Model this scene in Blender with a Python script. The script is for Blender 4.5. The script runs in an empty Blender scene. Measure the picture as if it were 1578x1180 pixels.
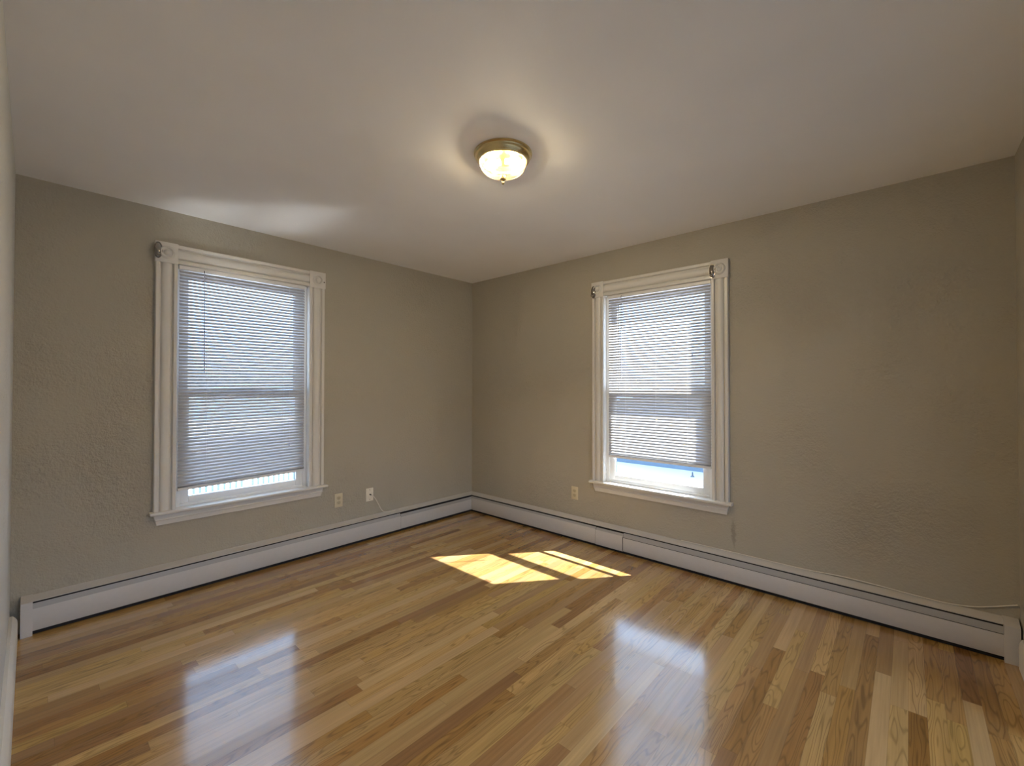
import bpy, bmesh, math, random
from mathutils import Vector, Matrix
S = bpy.context.scene
COL = S.collection
PI = math.pi
# ---------------------------------------------------------------- camera
CAM = (-3.2609, -3.5545, 1.33)
YAW, PITCH, ROLL, FPX = 0.7371, 0.0110, 0.0009, 672.19
cd = bpy.data.cameras.new('camera'); cam = bpy.data.objects.new('camera', cd); COL.objects.link(cam)
cd.sensor_fit = 'HORIZONTAL'; cd.sensor_width = 36.0; cd.lens = FPX * 36.0 / 1578.0
cd.clip_start = 0.01; cd.clip_end = 500
_f = Vector((math.cos(YAW)*math.cos(PITCH), math.sin(YAW)*math.cos(PITCH), math.sin(PITCH)))
_r = Vector((math.sin(YAW), -math.cos(YAW), 0)); _u = _r.cross(_f)
_r, _u = math.cos(ROLL)*_r + math.sin(ROLL)*_u, -math.sin(ROLL)*_r + math.cos(ROLL)*_u
cam.matrix_world = Matrix(((_r.x, _u.x, -_f.x, CAM[0]), (_r.y, _u.y, -_f.y, CAM[1]), (_r.z, _u.z, -_f.z, CAM[2]), (0, 0, 0, 1)))
S.camera = cam
# ---------------------------------------------------------------- sky, sun, exposure
wd = bpy.data.worlds.new('sky'); S.world = wd; wd.use_nodes = True
bg = wd.node_tree.nodes['Background']
bg.inputs[0].default_value = (0.54, 0.77, 1.12, 1); bg.inputs[1].default_value = 5.0
sd = bpy.data.lights.new('sun', 'SUN'); sun = bpy.data.objects.new('sun', sd); COL.objects.link(sun)
sd.energy = 44.0; sd.color = (1.0, 0.99, 0.96); sd.angle = math.radians(0.55)
SUN_TRAVEL = Vector((-0.62, 0.49, -1.0))
sun.rotation_euler = SUN_TRAVEL.to_track_quat('-Z', 'Y').to_euler(); sun.location = (6, -6, 9)
FILL_W = 54.0                                                   # unseen lamp added behind the camera to brighten the room through an added opening
hd_ = bpy.data.lights.new('added_fill_lamp', 'AREA'); fill_lamp = bpy.data.objects.new('added_fill_lamp', hd_); COL.objects.link(fill_lamp)
hd_.shape = 'DISK'; hd_.size = 1.6; hd_.energy = FILL_W; hd_.color = (0.82, 0.99, 1.28); fill_lamp.location = (-2.2, -6.1, 2.46)
vs = S.view_settings
S.display_settings.display_device = 'sRGB'
vs.view_transform = 'Standard'; vs.look = 'None'; vs.gamma = 1.0; vs.use_curve_mapping = False
vs.exposure = 0.0
cy = S.cycles
cy.max_bounces = 14; cy.diffuse_bounces = 7; cy.glossy_bounces = 5; cy.transmission_bounces = 8; cy.transparent_max_bounces = 24
cy.caustics_reflective = True; cy.caustics_refractive = True; cy.blur_glossy = 0.05
cy.sample_clamp_indirect = 150.0
cy.use_guiding = True; cy.use_surface_guiding = True; cy.guiding_training_samples = 0; cy.surface_guiding_probability = 0.6
cy.use_denoising = True

# ---------------------------------------------------------------- mesh helpers
class MB:
    def __init__(self): self.v = []; self.f = []
    def add(self, vs_, fs_):
        o = len(self.v); self.v += [tuple(p) for p in vs_]; self.f += [tuple(i + o for i in q) for q in fs_]; return self
    def box(self, x0, x1, y0, y1, z0, z1, bev=0.0):
        bm = bmesh.new(); bmesh.ops.create_cube(bm, size=1)
        for q in bm.verts: q.co = Vector(((x0+x1)/2 + q.co.x*abs(x1-x0), (y0+y1)/2 + q.co.y*abs(y1-y0), (z0+z1)/2 + q.co.z*abs(z1-z0)))
        if bev: bmesh.ops.bevel(bm, geom=bm.edges[:], offset=bev, segments=2, affect='EDGES', profile=0.5)
        bm.verts.index_update(); self.add([q.co for q in bm.verts], [[q.index for q in f.verts] for f in bm.faces]); bm.free(); return self
    def prism(self, prof, a, b, axis, a2=None, b2=None):
        """closed profile extruded from a to b along axis ('x': profile (y,z); 'z': profile (x,y)); a2/b2(p) may skew the ends"""
        n = len(prof); V = []
        for end, fn in ((a, a2), (b, b2)):
            for p in prof:
                e = end + (fn(p) if fn else 0)
                V.append((e, p[0], p[1]) if axis == 'x' else ((p[0], p[1], e) if axis == 'z' else (p[0], e, p[1])))
        F = [(i, (i+1) % n, n+(i+1) % n, n+i) for i in range(n)] + [tuple(range(n))[::-1], tuple(range(n, 2*n))]
        return self.add(V, F)
    def lathe(self, prof, c, axis='z', seg=40, sx=1.0, sz=1.0):
        """prof: (radius, height) pairs; revolved about axis through c"""
        V = []; F = []; n = len(prof)
        for k in range(seg):
            a = 2*PI*k/seg
            for r, hh in prof:
                if axis == 'z': V.append((c[0]+r*math.cos(a)*sx, c[1]+r*math.sin(a)*sz, c[2]+hh))
                else: V.append((c[0]+r*math.cos(a)*sx, c[1]+hh, c[2]+r*math.sin(a)*sz))
        for k in range(seg):
            k2 = (k+1) % seg
            for i in range(n-1): F.append((k*n+i, k2*n+i, k2*n+i+1, k*n+i+1))
        return self.add(V, F)
    def tube(self, pts, r, seg=8, caps=True):
        pts = [Vector(p) for p in pts]; V = []; F = []; up = Vector((0.13, 0.31, 0.94))
        for i, p in enumerate(pts):
            t = (pts[min(i+1, len(pts)-1)] - pts[max(i-1, 0)]).normalized()
            a = t.cross(up)
            if a.length < 1e-3: a = t.cross(Vector((1, 0, 0)))
            a.normalize(); b = t.cross(a)
            rr = r[i] if isinstance(r, (list, tuple)) else r
            for k in range(seg):
                w = 2*PI*k/seg; V.append(p + rr*(math.cos(w)*a + math.sin(w)*b))
        for i in range(len(pts)-1):
            for k in range(seg):
                k2 = (k+1) % seg; F.append((i*seg+k, i*seg+k2, (i+1)*seg+k2, (i+1)*seg+k))
        if caps: F += [tuple(range(seg))[::-1], tuple(range((len(pts)-1)*seg, len(pts)*seg))]
        return self.add(V, F)
    def build(self, name, mat, parent=None, smooth=35):
        me = bpy.data.meshes.new(name); me.from_pydata(self.v, [], self.f)
        bm = bmesh.new(); bm.from_mesh(me); bmesh.ops.remove_doubles(bm, verts=bm.verts, dist=1e-6)
        bmesh.ops.recalc_face_normals(bm, faces=bm.faces); bm.to_mesh(me); bm.free()
        if smooth:
            me.polygons.foreach_set('use_smooth', [True]*len(me.polygons)); me.set_sharp_from_angle(angle=math.radians(smooth))
        me.materials.append(mat); me.update()
        o = bpy.data.objects.new(name, me); COL.objects.link(o)
        if parent: o.parent = parent
        return o
def tag(o, label, cat, group=None):
    o['label'] = label; o['category'] = cat
    if group: o['group'] = group
    return o
def struct(o): o['kind'] = 'structure'; return o
def empty(name, loc=(0, 0, 0), rz=0.0):
    o = bpy.data.objects.new(name, None); COL.objects.link(o); o.location = loc; o.rotation_euler = (0, 0, rz)
    o.empty_display_size = 0.1; return o
def catmull(pts, n=10):
    P = [Vector(p) for p in pts]; P = [2*P[0]-P[1]] + P + [2*P[-1]-P[-2]]; out = []
    for i in range(1, len(P)-2):
        for k in range(n):
            t = k/n; a, b, c, d = P[i-1], P[i], P[i+1], P[i+2]
            out.append(0.5*((2*b) + (c-a)*t + (2*a-5*b+4*c-d)*t*t + (3*b-a-3*c+d)*t**3))
    return out + [P[-2]]

# ---------------------------------------------------------------- materials
def new_mat(name):
    m = bpy.data.materials.new(name); m.use_nodes = True
    nt = m.node_tree; b = nt.nodes['Principled BSDF']; return m, nt, b
def N(nt, typ, **kw):
    n = nt.nodes.new(typ)
    for k, v in kw.items(): setattr(n, k, v)
    return n
def mth(nt, op, a, b=None, c=None):
    n = nt.nodes.new('ShaderNodeMath'); n.operation = op
    for i, v in enumerate((a, b, c)):
        if v is None: continue
        if isinstance(v, (int, float)): n.inputs[i].default_value = v
        else: nt.links.new(v, n.inputs[i])
    return n.outputs[0]
def plain(name, col, rough=0.5, metal=0.0, bump=0.0, bscale=200.0, spec=0.5, tint=0.0):
    m, nt, b = new_mat(name)
    b.inputs['Base Color'].default_value = (*col, 1); b.inputs['Roughness'].default_value = rough
    b.inputs['Metallic'].default_value = metal; b.inputs['Specular IOR Level'].default_value = spec
    tc = N(nt, 'ShaderNodeTexCoord'); nz = N(nt, 'ShaderNodeTexNoise'); nz.inputs['Scale'].default_value = bscale; nz.inputs['Detail'].default_value = 3
    nt.links.new(tc.outputs['Object'], nz.inputs['Vector'])
    if tint:
        mx = N(nt, 'ShaderNodeMix', data_type='RGBA'); nt.links.new(nz.outputs['Fac'], mx.inputs[0])
        mx.inputs[6].default_value = (*[c*(1-tint) for c in col], 1); mx.inputs[7].default_value = (*[min(1, c*(1+tint)) for c in col], 1)
        nt.links.new(mx.outputs[2], b.inputs['Base Color'])
    if bump:
        bp = N(nt, 'ShaderNodeBump'); bp.inputs['Strength'].default_value = bump; bp.inputs['Distance'].default_value = 0.002
        nt.links.new(nz.outputs['Fac'], bp.inputs['Height']); nt.links.new(bp.outputs['Normal'], b.inputs['Normal'])
    return m
def wall_paint(name, col, strength=0.8, stain=None):
    m, nt, b = new_mat(name); b.inputs['Roughness'].default_value = 0.62; b.inputs['Specular IOR Level'].default_value = 0.3
    tc = N(nt, 'ShaderNodeTexCoord')
    def noise(sc, det, rough=0.5):
        n = N(nt, 'ShaderNodeTexNoise'); n.inputs['Scale'].default_value = sc; n.inputs['Detail'].default_value = det
        n.inputs['Roughness'].default_value = rough; nt.links.new(tc.outputs['Object'], n.inputs['Vector']); return n.outputs['Fac']
    fine = noise(75, 4, 0.6); big = noise(24, 2); patch = noise(1.9, 2)
    pr = N(nt, 'ShaderNodeMapRange'); nt.links.new(patch, pr.inputs[0]); pr.inputs[1].default_value = 0.42; pr.inputs[2].default_value = 0.68
    pr.inputs[3].default_value = 0.35; pr.inputs[4].default_value = 1.4
    hgt = mth(nt, 'MULTIPLY', mth(nt, 'ADD', fine, mth(nt, 'MULTIPLY', big, 0.9)), pr.outputs[0])
    bp = N(nt, 'ShaderNodeBump'); bp.inputs['Strength'].default_value = strength; bp.inputs['Distance'].default_value = 0.012
    nt.links.new(hgt, bp.inputs['Height']); nt.links.new(bp.outputs['Normal'], b.inputs['Normal'])
    mx = N(nt, 'ShaderNodeMix', data_type='RGBA'); nt.links.new(patch, mx.inputs[0])
    mx.inputs[6].default_value = (*[c*0.94 for c in col], 1); mx.inputs[7].default_value = (*[c*1.06 for c in col], 1)
    nt.links.new(mx.outputs[2], b.inputs['Base Color'])
    if stain:                                                  # a damp drip mark below the sill: centre x, z and half sizes
        sp = N(nt, 'ShaderNodeSeparateXYZ'); nt.links.new(tc.outputs['Object'], sp.inputs[0])
        wob = mth(nt, 'ADD', mth(nt, 'MULTIPLY', mth(nt, 'SUBTRACT', big, 0.5), 2.2), mth(nt, 'MULTIPLY', mth(nt, 'SUBTRACT', fine, 0.5), 1.6))
        dx = mth(nt, 'ADD', mth(nt, 'DIVIDE', mth(nt, 'SUBTRACT', sp.outputs[0], stain[0]), stain[2]), wob); dz = mth(nt, 'DIVIDE', mth(nt, 'SUBTRACT', sp.outputs[2], stain[1]), stain[3])
        d2 = mth(nt, 'ADD', mth(nt, 'MULTIPLY', dx, dx), mth(nt, 'MULTIPLY', dz, dz))
        mr = N(nt, 'ShaderNodeMapRange', interpolation_type='SMOOTHSTEP'); nt.links.new(d2, mr.inputs[0]); mr.inputs[1].default_value = 0.0; mr.inputs[2].default_value = 1.0; mr.inputs[3].default_value = 0.34; mr.inputs[4].default_value = 0.0
        m2 = N(nt, 'ShaderNodeMix', data_type='RGBA'); nt.links.new(mr.outputs[0], m2.inputs[0]); nt.links.new(mx.outputs[2], m2.inputs[6]); m2.inputs[7].default_value = (0.10, 0.09, 0.06, 1)
        nt.links.new(m2.outputs[2], b.inputs['Base Color'])
    return m
def oak_floor():
    m, nt, b = new_mat('oak_strip_floor'); L = nt.links
    tc = N(nt, 'ShaderNodeTexCoord'); sp = N(nt, 'ShaderNodeSeparateXYZ'); L.new(tc.outputs['Object'], sp.inputs[0])
    X, Y = sp.outputs[0], sp.outputs[1]
    Wd = 0.0572
    yr = mth(nt, 'DIVIDE', Y, Wd); row = mth(nt, 'FLOOR', yr); fy = mth(nt, 'SUBTRACT', yr, row)
    def wn(a, bb=0.0, seed=0.0):
        c = N(nt, 'ShaderNodeCombineXYZ'); n = N(nt, 'ShaderNodeTexWhiteNoise', noise_dimensions='3D')
        for i, v in enumerate((a, bb, seed)):
            if isinstance(v, (int, float)): c.inputs[i].default_value = v
            else: L.new(v, c.inputs[i])
        L.new(c.outputs[0], n.inputs['Vector']); return n.outputs['Value']
    ln = mth(nt, 'ADD', mth(nt, 'MULTIPLY', wn(row, 3.1, 7.7), 0.75), 0.55)
    xs = mth(nt, 'DIVIDE', mth(nt, 'ADD', X, mth(nt, 'MULTIPLY', wn(row, 9.3, 1.2), 3.0)), ln)
    idx = mth(nt, 'FLOOR', xs); fx = mth(nt, 'SUBTRACT', xs, idx)
    rid = wn(row, idx, 2.5); rid2 = wn(row, idx, 8.5); rid3 = wn(row, idx, 5.5)
    # grain coordinates, shifted for every plank
    gc = N(nt, 'ShaderNodeCombineXYZ')
    L.new(mth(nt, 'ADD', mth(nt, 'MULTIPLY', X, 2.2), mth(nt, 'MULTIPLY', rid, 37.0)), gc.inputs[0])
    L.new(mth(nt, 'ADD', mth(nt, 'MULTIPLY', Y, 75.0), mth(nt, 'MULTIPLY', rid2, 91.0)), gc.inputs[1])
    g1 = N(nt, 'ShaderNodeTexNoise'); g1.inputs['Scale'].default_value = 1.0; g1.inputs['Detail'].default_value = 5; g1.inputs['Roughness'].default_value = 0.6
    L.new(gc.outputs[0], g1.inputs['Vector'])
    gd = N(nt, 'ShaderNodeCombineXYZ')                         # cathedral rings = contours of a stretched noise
    L.new(mth(nt, 'ADD', mth(nt, 'MULTIPLY', X, 2.0), mth(nt, 'MULTIPLY', rid2, 53.0)), gd.inputs[0])
    L.new(mth(nt, 'ADD', mth(nt, 'MULTIPLY', Y, 19.0), mth(nt, 'MULTIPLY', rid, 71.0)), gd.inputs[1])
    g2 = N(nt, 'ShaderNodeTexNoise'); g2.inputs['Scale'].default_value = 1.0; g2.inputs['Detail'].default_value = 1.0; L.new(gd.outputs[0], g2.inputs['Vector'])
    ring = mth(nt, 'PINGPONG', mth(nt, 'MULTIPLY', g2.outputs['Fac'], 11.0), 0.5)
    rl = N(nt, 'ShaderNodeMapRange', interpolation_type='SMOOTHSTEP'); L.new(ring, rl.inputs[0]); rl.inputs[1].default_value = 0.0; rl.inputs[2].default_value = 0.24
    rl.inputs[3].default_value = 1.0; rl.inputs[4].default_value = 0.0
    ramp = N(nt, 'ShaderNodeValToRGB'); L.new(rid, ramp.inputs[0]); e = ramp.color_ramp.elements
    e[0].position = 0.0; e[0].color = (0.270, 0.138, 0.048, 1); e[1].position = 1.0; e[1].color = (0.521, 0.340, 0.141, 1)
    for p, c in ((0.16, (0.326, 0.179, 0.063, 1)), (0.45, (0.400, 0.241, 0.090, 1)), (0.75, (0.465, 0.294, 0.114, 1))):
        q = e.new(p); q.color = c
    gm = N(nt, 'ShaderNodeMapRange'); L.new(g1.outputs['Fac'], gm.inputs[0]); gm.inputs[1].default_value = 0.3; gm.inputs[2].default_value = 0.72; gm.inputs[3].default_value = 0.80; gm.inputs[4].default_value = 1.12
    rs = mth(nt, 'SUBTRACT', 1.0, mth(nt, 'MULTIPLY', rl.outputs[0], mth(nt, 'MULTIPLY', mth(nt, 'GREATER_THAN', rid3, 0.40), 0.32)))
    ey = mth(nt, 'ABSOLUTE', mth(nt, 'SUBTRACT', fy, 0.5)); ex = mth(nt, 'MULTIPLY', mth(nt, 'SUBTRACT', 0.5, mth(nt, 'ABSOLUTE', mth(nt, 'SUBTRACT', fx, 0.5))), ln)
    seam = mth(nt, 'MAXIMUM', mth(nt, 'GREATER_THAN', ey, 0.4885), mth(nt, 'LESS_THAN', ex, 0.0008))
    sm = mth(nt, 'SUBTRACT', 1.0, mth(nt, 'MULTIPLY', seam, 0.28))
    tot = mth(nt, 'MULTIPLY', mth(nt, 'MULTIPLY', gm.outputs[0], rs), sm)
    vm = N(nt, 'ShaderNodeVectorMath', operation='SCALE'); L.new(ramp.outputs[0], vm.inputs[0]); L.new(tot, vm.inputs['Scale'])
    hs = N(nt, 'ShaderNodeHueSaturation'); L.new(vm.outputs[0], hs.inputs['Color'])
    L.new(mth(nt, 'ADD', 0.495, mth(nt, 'MULTIPLY', rid2, 0.009)), hs.inputs['Hue']); L.new(mth(nt, 'ADD', 0.92, mth(nt, 'MULTIPLY', rid3, 0.16)), hs.inputs['Saturation'])
    L.new(hs.outputs[0], b.inputs['Base Color'])
    rn = N(nt, 'ShaderNodeTexNoise'); rn.inputs['Scale'].default_value = 3.0; rn.inputs['Detail'].default_value = 4; L.new(tc.outputs['Object'], rn.inputs['Vector'])
    rm = N(nt, 'ShaderNodeMapRange'); L.new(rn.outputs['Fac'], rm.inputs[0]); rm.inputs[1].default_value = 0.3; rm.inputs[2].default_value = 0.7; rm.inputs[3].default_value = 0.13; rm.inputs[4].default_value = 0.24
    L.new(rm.outputs[0], b.inputs['Roughness'])
    b.inputs['IOR'].default_value = 1.45
    b.inputs['Coat Weight'].default_value = 0.8; b.inputs['Coat Roughness'].default_value = 0.11; b.inputs['Coat IOR'].default_value = 1.5
    wv = N(nt, 'ShaderNodeTexNoise'); wv.inputs['Scale'].default_value = 9.0; wv.inputs['Detail'].default_value = 2; L.new(tc.outputs['Object'], wv.inputs['Vector'])
    hh = mth(nt, 'ADD', mth(nt, 'MULTIPLY', wv.outputs['Fac'], 0.30), mth(nt, 'SUBTRACT', mth(nt, 'MULTIPLY', g1.outputs['Fac'], 0.10), mth(nt, 'MULTIPLY', seam, 0.25)))
    bp = N(nt, 'ShaderNodeBump'); bp.inputs['Strength'].default_value = 0.25; bp.inputs['Distance'].default_value = 0.0022
    L.new(hh, bp.inputs['Height']); L.new(bp.outputs['Normal'], b.inputs['Normal']); L.new(bp.outputs['Normal'], b.inputs['Coat Normal'])
    return m
def thin_glass(name, tint=(0.97, 0.99, 1.0)):
    m = bpy.data.materials.new(name); m.use_nodes = True; nt = m.node_tree; nt.nodes.clear()
    out = N(nt, 'ShaderNodeOutputMaterial'); t = N(nt, 'ShaderNodeBsdfTransparent'); g = N(nt, 'ShaderNodeBsdfGlossy'); mx = N(nt, 'ShaderNodeMixShader')
    t.inputs[0].default_value = (*tint, 1); g.inputs['Roughness'].default_value = 0.02
    lw = N(nt, 'ShaderNodeLayerWeight'); fr = mth(nt, 'ADD', 0.03, mth(nt, 'MULTIPLY', mth(nt, 'POWER', lw.outputs['Facing'], 5.0), 0.9))
    nt.links.new(fr, mx.inputs[0]); nt.links.new(t.outputs[0], mx.inputs[1]); nt.links.new(g.outputs[0], mx.inputs[2]); nt.links.new(mx.outputs[0], out.inputs[0]); return m
def translucent(name, col, frac, rough=0.4, spec=0.04):
    m = bpy.data.materials.new(name); m.use_nodes = True; nt = m.node_tree; nt.nodes.clear()
    out = N(nt, 'ShaderNodeOutputMaterial'); d = N(nt, 'ShaderNodeBsdfDiffuse'); t = N(nt, 'ShaderNodeBsdfTranslucent'); g = N(nt, 'ShaderNodeBsdfGlossy')
    m1 = N(nt, 'ShaderNodeMixShader'); m2 = N(nt, 'ShaderNodeMixShader')
    d.inputs[0].default_value = (*col, 1); t.inputs[0].default_value = (*col, 1); g.inputs['Roughness'].default_value = rough
    m1.inputs[0].default_value = frac; m2.inputs[0].default_value = spec
    nt.links.new(d.outputs[0], m1.inputs[1]); nt.links.new(t.outputs[0], m1.inputs[2]); nt.links.new(m1.outputs[0], m2.inputs[1]); nt.links.new(g.outputs[0], m2.inputs[2]); nt.links.new(m2.outputs[0], out.inputs[0]); return m
def lamp_glass(name):
    m = bpy.data.materials.new(name); m.use_nodes = True; nt = m.node_tree; nt.nodes.clear()
    out = N(nt, 'ShaderNodeOutputMaterial'); t = N(nt, 'ShaderNodeBsdfTransparent'); tl = N(nt, 'ShaderNodeBsdfTranslucent'); g = N(nt, 'ShaderNodeBsdfGlossy')
    t.inputs[0].default_value = (1.0, 0.89, 0.64, 1); tl.inputs[0].default_value = (1.0, 0.90, 0.72, 1); g.inputs['Roughness'].default_value = 0.12
    m1 = N(nt, 'ShaderNodeMixShader'); m2 = N(nt, 'ShaderNodeMixShader'); m1.inputs[0].default_value = 0.008
    lw = N(nt, 'ShaderNodeLayerWeight'); fr = mth(nt, 'ADD', 0.04, mth(nt, 'MULTIPLY', mth(nt, 'POWER', lw.outputs['Facing'], 5.0), 0.9))
    nt.links.new(t.outputs[0], m1.inputs[1]); nt.links.new(tl.outputs[0], m1.inputs[2]); nt.links.new(fr, m2.inputs[0])
    nt.links.new(m1.outputs[0], m2.inputs[1]); nt.links.new(g.outputs[0], m2.inputs[2]); nt.links.new(m2.outputs[0], out.inputs[0]); return m
def emit(name, col, s):
    m = bpy.data.materials.new(name); m.use_nodes = True; nt = m.node_tree; nt.nodes.clear()
    out = N(nt, 'ShaderNodeOutputMaterial'); e = N(nt, 'ShaderNodeEmission'); e.inputs[0].default_value = (*col, 1); e.inputs[1].default_value = s
    nt.links.new(e.outputs[0], out.inputs[0]); return m

M = dict(
    wall=wall_paint('greige_wall_paint', (0.415, 0.385, 0.315)),
    wall_stained=wall_paint('greige_wall_paint_with_drip_mark', (0.415, 0.385, 0.315), stain=(2.658, 0.325, 0.017, 0.12)),
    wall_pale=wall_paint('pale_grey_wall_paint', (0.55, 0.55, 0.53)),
    ceil=wall_paint('ceiling_paint', (0.85, 0.855, 0.87), 0.03),
    floor=oak_floor(),
    trim=plain('white_trim_paint', (0.66, 0.645, 0.61), 0.38, bump=0.05, bscale=60),
    vinyl=plain('white_vinyl', (0.80, 0.82, 0.84), 0.35, bump=0.02),
    heater=plain('heater_enamel', (0.52, 0.505, 0.49), 0.42, bump=0.05, bscale=40, tint=0.04),
    damper=plain('heater_damper_enamel', (0.36, 0.355, 0.35), 0.4, tint=0.05),
    dark=plain('painted_gap_shade', (0.012, 0.010, 0.010), 0.8, tint=0.1),  # near-black colour standing for shade inside the heater gaps
    slat=translucent('blind_slat_vinyl', (0.43, 0.43, 0.445), 0.04),
    blindrail=plain('blind_rail_enamel', (0.76, 0.76, 0.76), 0.35, bump=0.02),
    cord=plain('white_cord', (0.75, 0.75, 0.76), 0.7, tint=0.05),
    wand=translucent('wand_acrylic', (0.55, 0.55, 0.62), 0.3),
    glass=thin_glass('window_glass'),
    nickel=plain('brushed_nickel', (0.34, 0.31, 0.28), 0.13, 1.0, tint=0.05),
    brass=plain('polished_brass', (0.66, 0.52, 0.26), 0.24, 1.0, tint=0.04),
    lampglass=lamp_glass('ribbed_lamp_glass'),
    bulb=emit('lit_bulb', (1.0, 0.92, 0.84), 700.0),
    ivory=plain('ivory_plastic', (0.62, 0.56, 0.40), 0.35, bump=0.02),
    ivory_dark=plain('ivory_plastic_face', (0.50, 0.44, 0.30), 0.35, tint=0.04),
    white_plate=plain('white_plate_plastic', (0.80, 0.76, 0.66), 0.35, bump=0.02),
    slot=plain('socket_slot', (0.03, 0.025, 0.02), 0.6, tint=0.1),
    cable=plain('white_cable_jacket', (0.72, 0.68, 0.60), 0.5, tint=0.05),
    steel=plain('steel_connector', (0.35, 0.33, 0.30), 0.3, 1.0, tint=0.05),
    snow=plain('pale_paving', (0.55, 0.56, 0.57), 0.9, bump=0.2, bscale=3, tint=0.05),
    siding=plain('white_siding', (0.78, 0.79, 0.80), 0.7, tint=0.04, bscale=2),
    blue=plain('blue_grey_siding', (0.11, 0.15, 0.19), 0.7, tint=0.10, bscale=2),
    roof=plain('grey_roof_shingle', (0.15, 0.15, 0.16), 0.9, tint=0.2, bscale=30),
    tile=plain('added_room_floor_tone', (0.30, 0.29, 0.27), 0.5, tint=0.05, bscale=6),  # floor of the added unseen room, toned to limit bounced fill
    deck=plain('slate_blue_deck_paint', (0.022, 0.038, 0.052), 0.7, tint=0.15, bscale=8),
    post=plain('dark_post_paint', (0.08, 0.09, 0.11), 0.6, tint=0.1),
)

# ---------------------------------------------------------------- room shell
HC, LA, LB, TH = 2.481, 3.3286, 3.9535, 0.16
WA = dict(x0=-2.622, x1=-1.776, o0=-2.738, o1=-1.652, top=2.262, head=2.138)
WB = dict(x0=1.658, x1=2.522, o0=1.546, o1=2.635, top=2.228, head=2.103)
STOOL = 0.54
def wall_with_hole(name, loc, rz, X0, X1, w=None, mat='wall'):
    mb = MB()
    if w is None: mb.box(X0, X1, 0, TH, 0, HC)
    else:
        a, b_, c, d = w['x0']-0.012, w['x1']+0.012, STOOL-0.02, w['head']+0.012
        xs = [X0, a, b_, X1]; zs = [0, c, d, HC]; V = []; F = []
        for y in (0, TH):
            for z in zs:
                for x in xs: V.append((x, y, z))
        q = lambda k, j, i: k*16 + j*4 + i
        for k in (0, 1):
            for j in range(3):
                for i in range(3):
                    if (i, j) != (1, 1): F.append((q(k, j, i), q(k, j, i+1), q(k, j+1, i+1), q(k, j+1, i)))
        for i in range(3):
            F.append((q(0, 0, i), q(0, 0, i+1), q(1, 0, i+1), q(1, 0, i))); F.append((q(0, 3, i), q(0, 3, i+1), q(1, 3, i+1), q(1, 3, i)))
            F.append((q(0, i, 0), q(0, i+1, 0), q(1, i+1, 0), q(1, i, 0))); F.append((q(0, i, 3), q(0, i+1, 3), q(1, i+1, 3), q(1, i, 3)))
        F += [(q(0, 1, 1), q(0, 1, 2), q(1, 1, 2), q(1, 1, 1)), (q(0, 2, 1), q(0, 2, 2), q(1, 2, 2), q(1, 2, 1)),
              (q(0, 1, 1), q(0, 2, 1), q(1, 2, 1), q(1, 1, 1)), (q(0, 1, 2), q(0, 2, 2), q(1, 2, 2), q(1, 1, 2))]
        mb.add(V, F)
    o = mb.build(name, M[mat], smooth=0); o.location = loc; o.rotation_euler = (0, 0, rz); return struct(o)
RB = -PI/2
wall_with_hole('wall_back', (0, 0, 0), 0, -LA-TH, TH, WA)
wall_with_hole('wall_right', (0, 0, 0), RB, 0, LB+TH, WB, mat='wall_stained')
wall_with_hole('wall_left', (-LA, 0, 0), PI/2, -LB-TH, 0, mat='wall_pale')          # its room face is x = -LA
# front wall behind the camera; its wide opening is added to pass the fill
DX0, DX1, DZ = -3.28, -0.75, 1.95
o = MB().box(-LA, DX0, -LB-TH, -LB, 0, HC).box(DX1, 0, -LB-TH, -LB, 0, HC).box(DX0, DX1, -LB-TH, -LB, DZ, HC).build('wall_front', M['wall'], smooth=0); struct(o)
AY = -LB-TH
o = MB().box(-4.5, -4.4, AY-3.2, AY, 0, HC).box(-0.1, 0, AY-3.2, AY, 0, HC).box(-4.5, 0, AY-3.3, AY-3.2, 0, HC).box(-4.5, -LA-TH, AY, AY+0.1, 0, HC).build('wall_added_room', M['ceil'], smooth=0); struct(o)  # unseen room added to hold the fill lamp and spread its light
o = MB().box(-4.5, 0, AY-3.3, AY, -0.12, 0).build('floor_added_room', M['tile'], smooth=0); struct(o)
o = MB().box(-4.5, 0, AY-3.3, AY, HC, HC+0.12).build('ceiling_added_room', M['ceil'], smooth=0); struct(o)
o = MB().box(-LA-TH, TH, -LB-TH, TH, -0.12, 0).build('floor', M['floor'], smooth=0); struct(o)
o = MB().box(-LA-TH, TH, -LB-TH, TH, HC, HC+0.12).build('ceiling', M['ceil'], smooth=0); struct(o)
bp_ = [(0, 0), (0, 0.14), (-0.012, 0.14), (-0.022, 0.128), (-0.028, 0.115), (-0.030, 0.10), (-0.030, 0)]
def baseboard(name, loc, rz, a, b_, sc=1.0):
    o = MB().prism([(p[0]*sc, p[1]) for p in bp_], a, b_, 'x').build(name, M['trim']); o.location = loc; o.rotation_euler = (0, 0, rz); struct(o)
baseboard('baseboard_left', (-LA, 0, 0), PI/2, -LB+0.03, -0.10)
baseboard('baseboard_right', (0, -LB, 0), PI, 0.10, -DX1, 0.6)

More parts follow.
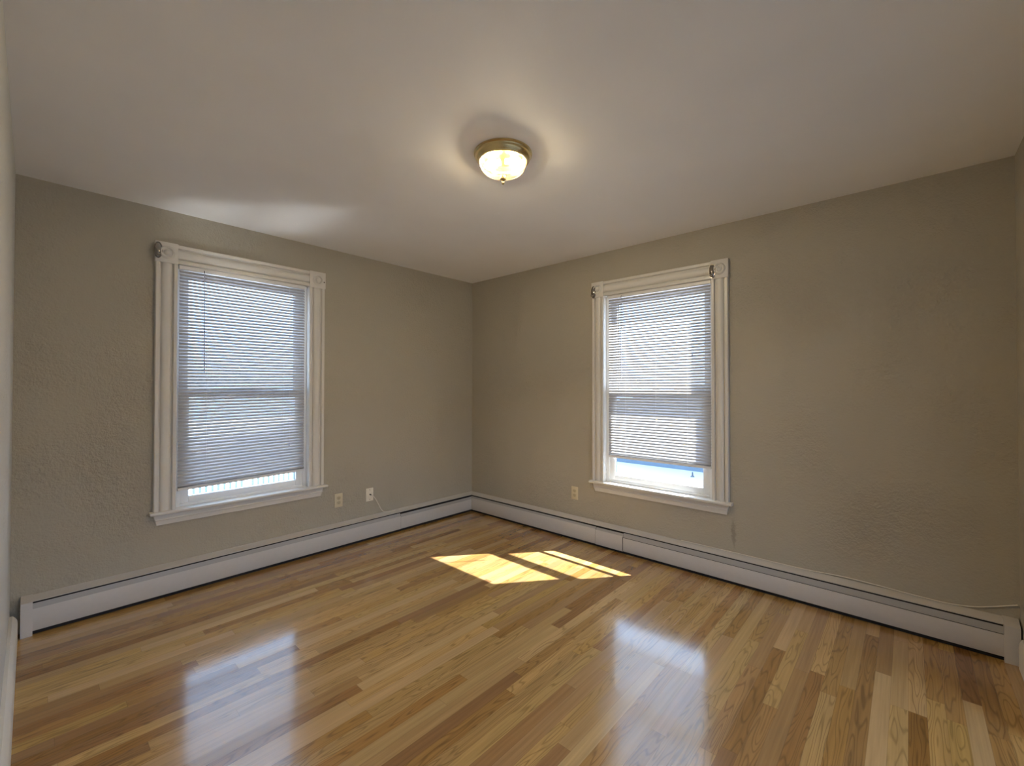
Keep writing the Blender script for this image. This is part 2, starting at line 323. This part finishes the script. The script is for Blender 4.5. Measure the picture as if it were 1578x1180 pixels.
# ---------------------------------------------------------------- windows (local x along the wall, y outward, z up)
def casing_profile(w, t=0.026):
    P = [(0, 0), (0, 0.75), (0.03, 1.0), (0.17, 1.0), (0.20, 0.80), (0.215, 0.30), (0.265, 0.30), (0.285, 0.62), (0.34, 0.86), (0.42, 0.98), (0.50, 1.0), (0.58, 0.98), (0.66, 0.86),
         (0.715, 0.62), (0.735, 0.30), (0.785, 0.30), (0.80, 0.80), (0.83, 1.0), (0.97, 1.0), (1.0, 0.75), (1.0, 0)]
    return [(u*w, -d*t) for u, d in P]
def ring(mb, x0, x1, z0, z1, wl, wr, wb, wt, y0, y1, bev=0.003):
    mb.box(x0, x0+wl, y0, y1, z0, z1, bev); mb.box(x1-wr, x1, y0, y1, z0, z1, bev)
    mb.box(x0+wl, x1-wr, y0+0.0005, y1, z0, z0+wb, bev); mb.box(x0+wl, x1-wr, y0+0.0005, y1, z1-wt, z1, bev); return mb
def make_window(name, loc, rz, w, screw=None):
    r = struct(empty(name, loc, rz))
    x0, x1, o0, o1, top, head = (w[k] for k in ('x0', 'x1', 'o0', 'o1', 'top', 'head'))
    wl, wr, wh = x0-o0, o1-x1, top-head
    MB().prism([(o0+p[0], p[1]) for p in casing_profile(wl)], STOOL, head-0.002, 'z').build('side_casing', M['trim'], r)
    MB().prism([(x1+p[0], p[1]) for p in casing_profile(wr)], STOOL, head-0.002, 'z').build('side_casing', M['trim'], r)
    MB().prism([(p[1], head+p[0]) for p in casing_profile(wh)], x0, x1, 'x').build('head_casing', M['trim'], r)
    for a, b_ in ((o0-0.003, x0), (x1, o1+0.003)):
        cx, cz = (a+b_)/2, (head+top)/2
        cb = MB().box(a, b_, -0.031, 0, head-0.004, top+0.003, 0.003).build('corner_block', M['trim'], r)
        MB().lathe([(0.0005, -0.018), (0.007, -0.017), (0.013, -0.013), (0.0175, -0.006), (0.019, 0.0), (0.0195, 0.001), (0.026, 0.001), (0.0265, -0.003), (0.029, -0.009), (0.033, -0.011), (0.037, -0.009), (0.041, -0.003), (0.043, 0.001)],
                   (cx, -0.031, cz), 'y', 40).build('rosette', M['trim'], cb)
        if screw and a > x0:
            MB().lathe([(0.0003, -0.002), (0.003, -0.002), (0.0045, -0.001), (0.005, 0.0)], (b_-0.012, -0.031, cz-0.012), 'y', 16).build('screw', M['slot'], cb)  # dark disc stands for an empty screw hole
    st = MB()
    nose = [(0.0, STOOL), (-0.046, STOOL), (-0.051, STOOL-0.003), (-0.053, STOOL-0.010), (-0.051, STOOL-0.017), (-0.046, STOOL-0.020), (0.0, STOOL-0.020)]
    st.prism(nose, o0-0.018, o1+0.022, 'x'); st.box(x0-0.012, x1+0.012, 0, 0.03, STOOL-0.020, STOOL)
    st.build('stool', M['trim'], r)
    ap = [(0, STOOL-0.02), (-0.018, STOOL-0.02), (-0.018, STOOL-0.05), (-0.021, STOOL-0.053), (-0.021, STOOL-0.058), (-0.015, STOOL-0.062), (-0.0135, STOOL-0.074), (-0.010, STOOL-0.082), (-0.010, STOOL-0.090), (0, STOOL-0.090)]
    sk = lambda p: (STOOL-0.02-p[1])*0.24
    MB().prism(ap, o0+0.002, o1-0.002, 'x', sk, lambda p: -sk(p)).build('apron', M['trim'], r)
    jb = MB(); jb.box(x0-0.012, x0, 0, TH, STOOL, head); jb.box(x1, x1+0.012, 0, TH, STOOL, head); jb.box(x0-0.012, x1+0.012, 0, TH, head, head+0.012)
    jb.box(x0-0.012, x1+0.012, 0.03, TH+0.03, STOOL-0.02, STOOL-0.004); jb.build('jamb', M['trim'], r)
    ring(MB(), x0, x1, STOOL, head, 0.028, 0.028, 0.018, 0.026, 0.022, 0.112).build('window_frame', M['vinyl'], r)
    lo = ring(MB(), x0+0.028, x1-0.028, STOOL+0.018, 1.315, 0.048, 0.048, 0.044, 0.050, 0.030, 0.062).build('lower_sash', M['vinyl'], r)
    MB().box(x0+0.07, x1-0.07, 0.046, 0.049, STOOL+0.058, 1.27).build('glass_pane', M['glass'], lo, 0)
    lk = MB().box((x0+x1)/2-0.03, (x0+x1)/2+0.03, 0.032, 0.058, 1.315, 1.322, 0.002); lk.box((x0+x1)/2-0.006, (x0+x1)/2+0.03, 0.036, 0.046, 1.322, 1.33, 0.002); lk.build('sash_lock', M['vinyl'], lo)
    up = ring(MB(), x0+0.028, x1-0.028, 1.262, head-0.026, 0.048, 0.048, 0.050, 0.046, 0.068, 0.104).build('upper_sash', M['vinyl'], r)
    MB().box(x0+0.07, x1-0.07, 0.085, 0.088, 1.30, head-0.065).build('glass_pane', M['glass'], up, 0)
    return r
make_window('window_1', (0, 0, 0), 0, WA, True)
make_window('window_2', (0, 0, 0), RB, WB)

# ---------------------------------------------------------------- venetian blinds
SP, SW, TILT = 0.0215, 0.0250, math.radians(52)
def make_blind(loc, rz, b0, b1, top, zl, zr, ladders, wand, cord, label):
    """b0..b1 blind width, zl/zr height of the bottom edge at left and right"""
    YC = 0.005
    r = empty('venetian_blind', loc, rz); tag(r, label, 'window blind')
    # parts
    hr = MB().box(b0-0.003, b1+0.003, YC-0.0125, YC+0.0125, top-0.026, top-0.001, 0.0015)
    hr.box(b0-0.002, b1+0.002, YC-0.0138, YC-0.0125, top-0.023, top-0.004); hr.build('headrail', M['blindrail'], r)
    zt = top-0.040; n = int(round((zt-(zl+zr)/2-0.034)/SP)); mb = MB(); rnd = random.Random(5)
    def low(x): t = (x-b0)/(b1-b0); return zl + (zr-zl)*t
    xs = [b0 + (b1-b0)*i/8 for i in range(9)]
    for k in range(n+1):
        t = k/n; dt = TILT + rnd.uniform(-0.010, 0.010); V = []; F = []
        for x in xs:
            zc = zt + (low(x)+0.036-zt)*t
            for j in range(7):
                s = (j/6-0.5)*SW; crown = 0.0038*(1-(2*j/6-1)**2)
                # slat runs from inner edge low to outer edge high; crown bulges up and into the room
                V.append((x, YC + s*math.cos(dt) - crown*math.sin(dt), zc + s*math.sin(dt) + crown*math.cos(dt)))
        for i in range(8):
            for j in range(6): F.append((i*7+j, (i+1)*7+j, (i+1)*7+j+1, i*7+j+1))
        mb.add(V, F)
    for k in range(3):                                         # spare slats lying flat on the bottom rail
        V = []; F = []
        for x in xs:
            for j in range(7): V.append((x, YC+(j/6-0.5)*SW, low(x)+0.0205+0.0028*k+0.0015*(1-(2*j/6-1)**2)))
        for i in range(8):
            for j in range(6): F.append((i*7+j, (i+1)*7+j, (i+1)*7+j+1, i*7+j+1))
        mb.add(V, F)
    mb.build('slats', M['slat'], r, 60)
    br = MB(); prof = [(-0.0115, 0.0), (-0.0125, 0.003), (-0.0125, 0.015), (-0.009, 0.018), (0.009, 0.018), (0.0125, 0.015), (0.0125, 0.003), (0.0115, 0.0)]
    V = []; F = []
    for x in (b0-0.001, b1+0.001):
        for p in prof: V.append((x, YC+p[0], low(x)+p[1]))
    F = [(i, (i+1) % 8, 8+(i+1) % 8, 8+i) for i in range(8)] + [tuple(range(8)), tuple(range(8, 16))]
    br.add(V, F).build('bottom_rail', M['blindrail'], r)
    for x in ladders:
        lc = MB()
        for y in (-0.0135, 0.0125): lc.tube([(x, YC+y*0.62-0.001, top-0.026), (x, YC+y*0.62-0.001, low(x)+0.012)], 0.0007, 5)
        lc.build('ladder_cord', M['cord'], r)
    wx, wz = wand
    wd_ = MB().tube([(wx, YC-0.021, top-0.030), (wx+0.001, YC-0.024, (top+wz)/2), (wx+0.002, YC-0.026, wz)], [0.0026, 0.0028, 0.0034], 6).build('tilt_wand', M['wand'], r)
    MB().tube([(wx, YC-0.014, top-0.016), (wx, YC-0.021, top-0.020), (wx, YC-0.021, top-0.034)], 0.0024, 6).build('wand_hook', M['slot'], wd_)
    cx, tz = cord[0], cord[1]
    lc = MB()
    for k, z in enumerate(tz): lc.tube([(cx+0.004*k, YC-0.014, top-0.024), (cx+0.004*k+0.003, YC-0.020, (top+z)/2), (cx+0.003*k+0.004, YC-0.020, z+0.02)], 0.0008, 5)
    lco = lc.build('lift_cord', M['cord'], r)
    for k, z in enumerate(tz): MB().lathe([(0.0008, 0.026), (0.0028, 0.024), (0.0042, 0.012), (0.0055, 0.0), (0.0008, 0.0)], (cx+0.003*k+0.004, YC-0.020, z-0.004), 'z', 12).build('cord_tassel', M['wand'], lco)
    return r
make_blind((0, 0, 0), 0, -2.610, -1.804, WA['head'], 0.650, 0.672, (-2.454, -1.961), (-2.476, 1.432), (-1.925, (1.71, 0.885)),
           'white venetian blind in left window with narrow gap above sill')
make_blind((0, 0, 0), RB, 1.693, 2.512, WB['head'], 0.752, 0.752, (1.849, 2.105, 2.347), (1.816, 1.41), (2.384, (1.565,)),
           'sunlit white venetian blind in right window raised well above sill')

# ---------------------------------------------------------------- curtain brackets on the casings
def bracket(loc, rz, x, z, label):
    r = empty('curtain_bracket', loc, rz)
    r.location = (Matrix.Rotation(rz, 4, 'Z') @ Vector((x, -0.029, z))); tag(r, label, 'curtain bracket', 'oval nickel curtain brackets')
    pr = [(0.0005, -0.016), (0.006, -0.0155), (0.012, -0.013), (0.017, -0.009), (0.0195, -0.007), (0.0200, -0.009), (0.0215, -0.009), (0.0225, -0.005), (0.0225, 0.0)]
    MB().lathe(pr, (0, 0, 0), 'y', 40, 1.0, 2.35).build('oval_plate', M['nickel'], r)
    kb = MB().lathe([(0.0005, -0.040), (0.005, -0.039), (0.0095, -0.035), (0.0115, -0.029), (0.0105, -0.023), (0.007, -0.019), (0.006, -0.010), (0.006, -0.004)], (0, 0, -0.034), 'y', 28)
    kb.build('knob', M['nickel'], r)
bracket((0, 0, 0), 0, -2.727, 2.206, 'oval nickel curtain bracket on left window, top left corner block')
bracket((0, 0, 0), RB, 1.566, 2.148, 'oval nickel curtain bracket on right window, left end nearest the room corner')
bracket((0, 0, 0), RB, 2.535, 2.156, 'oval nickel curtain bracket on right window, right end beside the raised rosette')

# ---------------------------------------------------------------- baseboard heaters
HT, HD = 0.196, 0.072
def heater(loc, rz, xa, xb, caps, panels, drop, label):
    """xa..xb along the wall; panels: (x0,x1,proud,top) of the front covers; caps: (x0,x1) ends"""
    r = empty('baseboard_heater', loc, rz); tag(r, label, 'baseboard heater')
    sk0 = (lambda p: -p[0]*0) 
    # back and hood, mitred towards the room corner
    mit = lambda p: 0.0
    corner_at_b = abs(xb) < 1e-6; corner_at_a = abs(xa) < 1e-6
    ma = (lambda p: -p[0]) if corner_at_a else None
    mb_ = (lambda p: p[0]) if corner_at_b else None
    hood = [(0.0, HT), (-0.004, HT+0.001), (-0.010, HT-0.003), (-0.058, HT-0.014), (-0.064, HT-0.016), (-0.064, HT-0.0195), (-0.061, HT-0.0195), (-0.060, HT-0.018), (-0.010, HT-0.008), (-0.006, HT-0.012), (-0.006, 0.01), (0, 0.01)]
    MB().prism(hood, xa, xb, 'x', ma, mb_).build('hood', M['heater'], r)
    core = [(-0.0062, HT-0.014), (-0.012, HT-0.020), (-0.045, HT-0.028), (-0.052, HT-0.07), (-0.056, 0.002), (-0.0062, 0.002)]
    MB().prism(core, xa, xb, 'x', ma, mb_).build('gap_shade_core', M['dark'], r)  # near-black core paints the shade in the slit and under the panels
    for i, (a, b_, d, t) in enumerate(panels):
        dz = drop[i]
        dm = [(-0.060, HT-0.0285-dz), (-0.0705, HT-0.058), (-0.0705, HT-0.062), (-0.0685, HT-0.062), (-0.058, HT-0.030-dz)]
        MB().prism(dm, a, b_, 'x', ma if i == 0 else None, mb_ if i == len(panels)-1 else None).build('damper', M['damper'], r)
    for i, (a, b_, d, t) in enumerate(panels):
        y = -HD-d
        fp = [(y+0.004, t-0.001), (y+0.0012, t), (y, t-0.002), (y, 0.028), (y+0.002, 0.024), (y+0.010, 0.024), (y+0.010, 0.0262), (y+0.003, 0.0265), (y+0.002, 0.030), (y+0.002, t-0.004)]
        m1 = (lambda p: -p[0]) if (corner_at_a and i == 0) else None
        m2 = (lambda p: p[0]) if (corner_at_b and i == len(panels)-1) else None
        MB().prism(fp, a, b_, 'x', m1, m2).build('front_panel', M['heater'], r)
    for a, b_ in caps:
        cp = [(0, HT+0.004), (-0.010, HT+0.003), (-0.062, HT-0.010), (-0.074, HT-0.016), (-0.0765, HT-0.022), (-0.0765, 0.0), (0, 0.0)]
        MB().prism(cp, a, b_, 'x').build('end_cap', M['heater'], r)
    return r
heater((0, 0, 0), 0, -3.288, 0.0, [(-3.290, -3.246)], [(-3.246, -0.953, 0.001, 0.141), (-0.949, 0.0, -0.002, 0.133)], (0.0, 0.010),
       'white metal baseboard heater along left wall under the left window')
heater((0, 0, 0), RB, 0.0, 3.945, [(3.893, 3.9465)], [(0.0, 1.604, 0.001, 0.147), (1.609, 1.857, 0.006, 0.145), (1.8595, 3.893, 0.0, 0.131)], (0.004, 0.006, 0.0),
       'white metal baseboard heater along right wall with short joint cover')

# ---------------------------------------------------------------- ceiling light
LX, LY = -1.709, -2.085
lt = empty('ceiling_light', (LX, LY, HC)); tag(lt, 'round brass flush ceiling light with ribbed glass dome, lit', 'ceiling light')
MB().lathe([(0.0, 0.0), (0.142, 0.0), (0.1435, -0.003), (0.143, -0.007), (0.139, -0.010), (0.136, -0.013), (0.135, -0.018), (0.131, -0.030), (0.123, -0.037), (0.121, -0.040),
            (0.121, -0.043), (0.117, -0.045), (0.1145, -0.043), (0.1145, -0.030), (0.100, -0.012), (0.0, -0.010)], (0, 0, 0), 'z', 72).build('brass_pan', M['brass'], lt)
dome = MB(); seg = 192; rings_ = []
prof = [(0.1135, -0.040), (0.1138, -0.048), (0.1125, -0.051)] + [(0.110*math.cos(t)**0.95, -0.053-0.059*math.sin(t)) for t in [i*PI/2/14*0.985 for i in range(15)]]
V = []; F = []; n = len(prof)
for k in range(seg):
    a = 2*PI*k/seg
    for i, (rr, zz) in enumerate(prof):
        rib = 1 + (0.010 if k % 2 else -0.010)*(1 if i > 2 else 0)
        V.append((rr*rib*math.cos(a), rr*rib*math.sin(a), zz))
for k in range(seg):
    k2 = (k+1) % seg
    for i in range(n-1): F.append((k*n+i, k2*n+i, k2*n+i+1, k*n+i+1))
dome.add(V, F).build('glass_dome', M['lampglass'], lt, 12)
MB().lathe([(0.0003, -0.108), (0.0125, -0.110), (0.0150, -0.114), (0.0155, -0.120), (0.0145, -0.126), (0.0095, -0.131), (0.0055, -0.134), (0.0045, -0.137), (0.0065, -0.141), (0.0060, -0.146), (0.0035, -0.151), (0.0003, -0.154)], (0, 0, 0), 'z', 28).build('finial', M['brass'], lt)
for ang in (math.radians(-62), math.radians(118)):
    dx, dy = math.cos(ang), math.sin(ang)
    sk = MB().tube([(dx*0.012, dy*0.012, -0.038), (dx*0.036, dy*0.036, -0.042)], 0.014, 14).build('bulb_socket', M['white_plate'], lt)
    R_ = 0.024; mbb = MB()
    ax = Vector((dx, dy, -0.16)).normalized(); b0 = Vector((dx*0.036, dy*0.036, -0.042))
    pts = []; rad = []
    for i in range(13):
        t = i/12; pts.append(b0 + ax*(t*0.060)); rad.append(max(0.0006, R_*math.sin(min(1.0, 0.18+0.82*t)*PI)**0.7 if t > 0 else 0.012))
    mbb.tube(pts, rad, 18).build('light_bulb', M['bulb'], sk)

# ---------------------------------------------------------------- outlets, jack, cables
def plate(name, loc, rz, x, z, mat, label, cat, w=0.070, h=0.114):
    r = empty(name, Matrix.Rotation(rz, 4, 'Z') @ Vector((x, 0, z)), rz); tag(r, label, cat)
    MB().box(-w/2, w/2, -0.0055, 0.0, -h/2, h/2, 0.0022).build('cover_plate', mat, r); return r
def duplex(rz, x, z, label):
    r = plate('electrical_outlet', 0, rz, x, z, M['ivory'], label, 'outlet')
    for s in (-1, 1):
        cz = s*0.0195; seg = []
        for k in range(24):
            a = 2*PI*k/24; seg.append((0.0172*math.cos(a), max(-0.0142, min(0.0142, 0.0172*math.sin(a)))+cz))
        f = MB().prism(seg, -0.0075, -0.005, 'y').build('receptacle', M['ivory_dark'], r)
        sl = MB()
        for sx in (-0.0063, 0.0063): sl.box(sx-0.0011, sx+0.0011, -0.0079, -0.0070, cz-0.001, cz+0.0075)
        sl.lathe([(0.0001, -0.0079), (0.0024, -0.0079), (0.0024, -0.007)], (0, 0, cz-0.007), 'y', 12); sl.build('socket_slots', M['slot'], f)
    MB().lathe([(0.0002, -0.0068), (0.0022, -0.0066), (0.003, -0.0055)], (0, 0, 0), 'y', 14).build('screw', M['ivory_dark'], r)
duplex(0, -1.517, 0.383, 'ivory duplex outlet on left wall just right of the left window')
duplex(RB, 1.352, 0.395, 'ivory duplex outlet on right wall beside the right window')
j = plate('cable_jack', 0, 0, -1.231, 0.380, M['white_plate'], 'white cable wall plate with plugged-in cord, left wall near corner', 'cable jack')
for z in (0.042, -0.042): MB().lathe([(0.0002, -0.0072), (0.003, -0.007), (0.0042, -0.0055)], (0, 0, z), 'y', 14).build('screw', M['steel'], j)
MB().tube([(0, -0.005, 0.002), (0, -0.013, 0.002)], 0.0065, 6).build('connector', M['steel'], j)
cpts = catmull([(-1.231, -0.013, 0.382), (-1.225, -0.030, 0.380), (-1.195, -0.036, 0.345), (-1.160, -0.034, 0.285), (-1.128, -0.030, 0.230), (-1.090, -0.030, 0.2005), (-1.04, -0.030, 0.1965), (-0.99, -0.032, 0.1955)], 8)
cab = empty('coaxial_cable', (-1.231, -0.013, 0.382)); tag(cab, 'short white cable drooping from wall plate onto left heater', 'cable')
loc_ = [p-Vector((-1.231, -0.013, 0.382)) for p in cpts]
MB().tube(loc_, 0.0032, 8).build('cord', M['cable'], cab)
MB().tube([(0, -0.0005, 0), (0.0005, -0.010, 0), (0.004, -0.015, -0.002)], [0.0058, 0.0058, 0.004], 8).build('plug', M['slot'], cab)
wp = catmull([(-0.010, -2.30, HT+0.004), (-0.008, -2.70, HT+0.005), (-0.009, -3.05, HT+0.004), (-0.006, -3.25, HT+0.012), (-0.006, -3.40, HT+0.010), (-0.012, -3.60, HT+0.004), (-0.010, -3.72, HT+0.004), (-0.006, -3.82, HT+0.022), (-0.006, -3.945, HT+0.072)], 10)
o = MB().tube(wp, 0.0028, 7).build('phone_wire', M['cable']); tag(o, 'thin white wire lying along top of right heater and rising at end', 'wire')

# ---------------------------------------------------------------- outside the windows
GZ = -3.2
o = MB().box(-60, 70, -60, 70, GZ-0.3, GZ).build('ground', M['snow'], smooth=0); struct(o)
def house(loc, rz, w, d, h, mat, label, nwin, rp):
    r = empty('neighbour_house', loc, rz); tag(r, label, 'house')
    MB().box(-w/2, w/2, 0, d, 0, h).build('house_walls', mat, r, 0)
    MB().prism([(-w/2-0.4, h), (w/2+0.4, h), (0, h+w*rp)], -0.4, d+0.4, 'y').build('house_roof', M['roof'], r, 0)
    for k in range(nwin):
        x = -w/2 + (k+0.5)*w/nwin
        for z in (1.0, 3.9):
            if z+1.5 > h: continue
            f = MB().box(x-0.5, x+0.5, -0.06, 0.02, z, z+1.5, 0.01).build('house_window', M['siding'], r)
            MB().box(x-0.42, x+0.42, -0.075, -0.055, z+0.08, z+1.42).build('window_glazing', M['blue'], f, 0)
    return r
house((21.0, 1.0, GZ), RB, 18, 8, 3.6, M['blue'], 'blue grey house across the street beyond the right window', 4, 0.10)
rl = empty('porch_railing', (-0.6, 5.4, -0.72)); tag(rl, 'white porch railing with slim balusters outside the left window', 'railing')
MB().box(-2.4, 2.4, -0.12, 4.0, -0.14, 0.0).build('porch_deck', M['deck'], rl)
MB().box(-2.3, 2.3, -0.03, 0.03, 0.86, 0.92, 0.006).build('top_rail', M['siding'], rl); MB().box(-2.3, 2.3, -0.025, 0.025, 0.10, 0.16, 0.006).build('bottom_rail', M['siding'], rl)
for k in range(50): MB().box(-2.22+k*0.09, -2.22+k*0.09+0.04, -0.02, 0.02, 0.16, 0.86).build('baluster', M['siding'], rl)
for k in range(3): MB().box(-2.3+k*2.3-0.05, -2.3+k*2.3+0.05, -0.05, 0.05, GZ+0.72, 1.0).build('post', M['siding'], rl)
po = MB().lathe([(0.0, 0), (0.10, 0), (0.095, 0.03), (0.05, 0.06), (0.035, 0.20), (0.042, 0.22), (0.02, 0.25), (0.0, 0.26)], (0, 0, 0), 'z', 20).build('bollard', M['post'])
po.location = (19.4, 4.6, GZ); tag(po, 'small dark bollard on the bright street outside the right window', 'bollard')
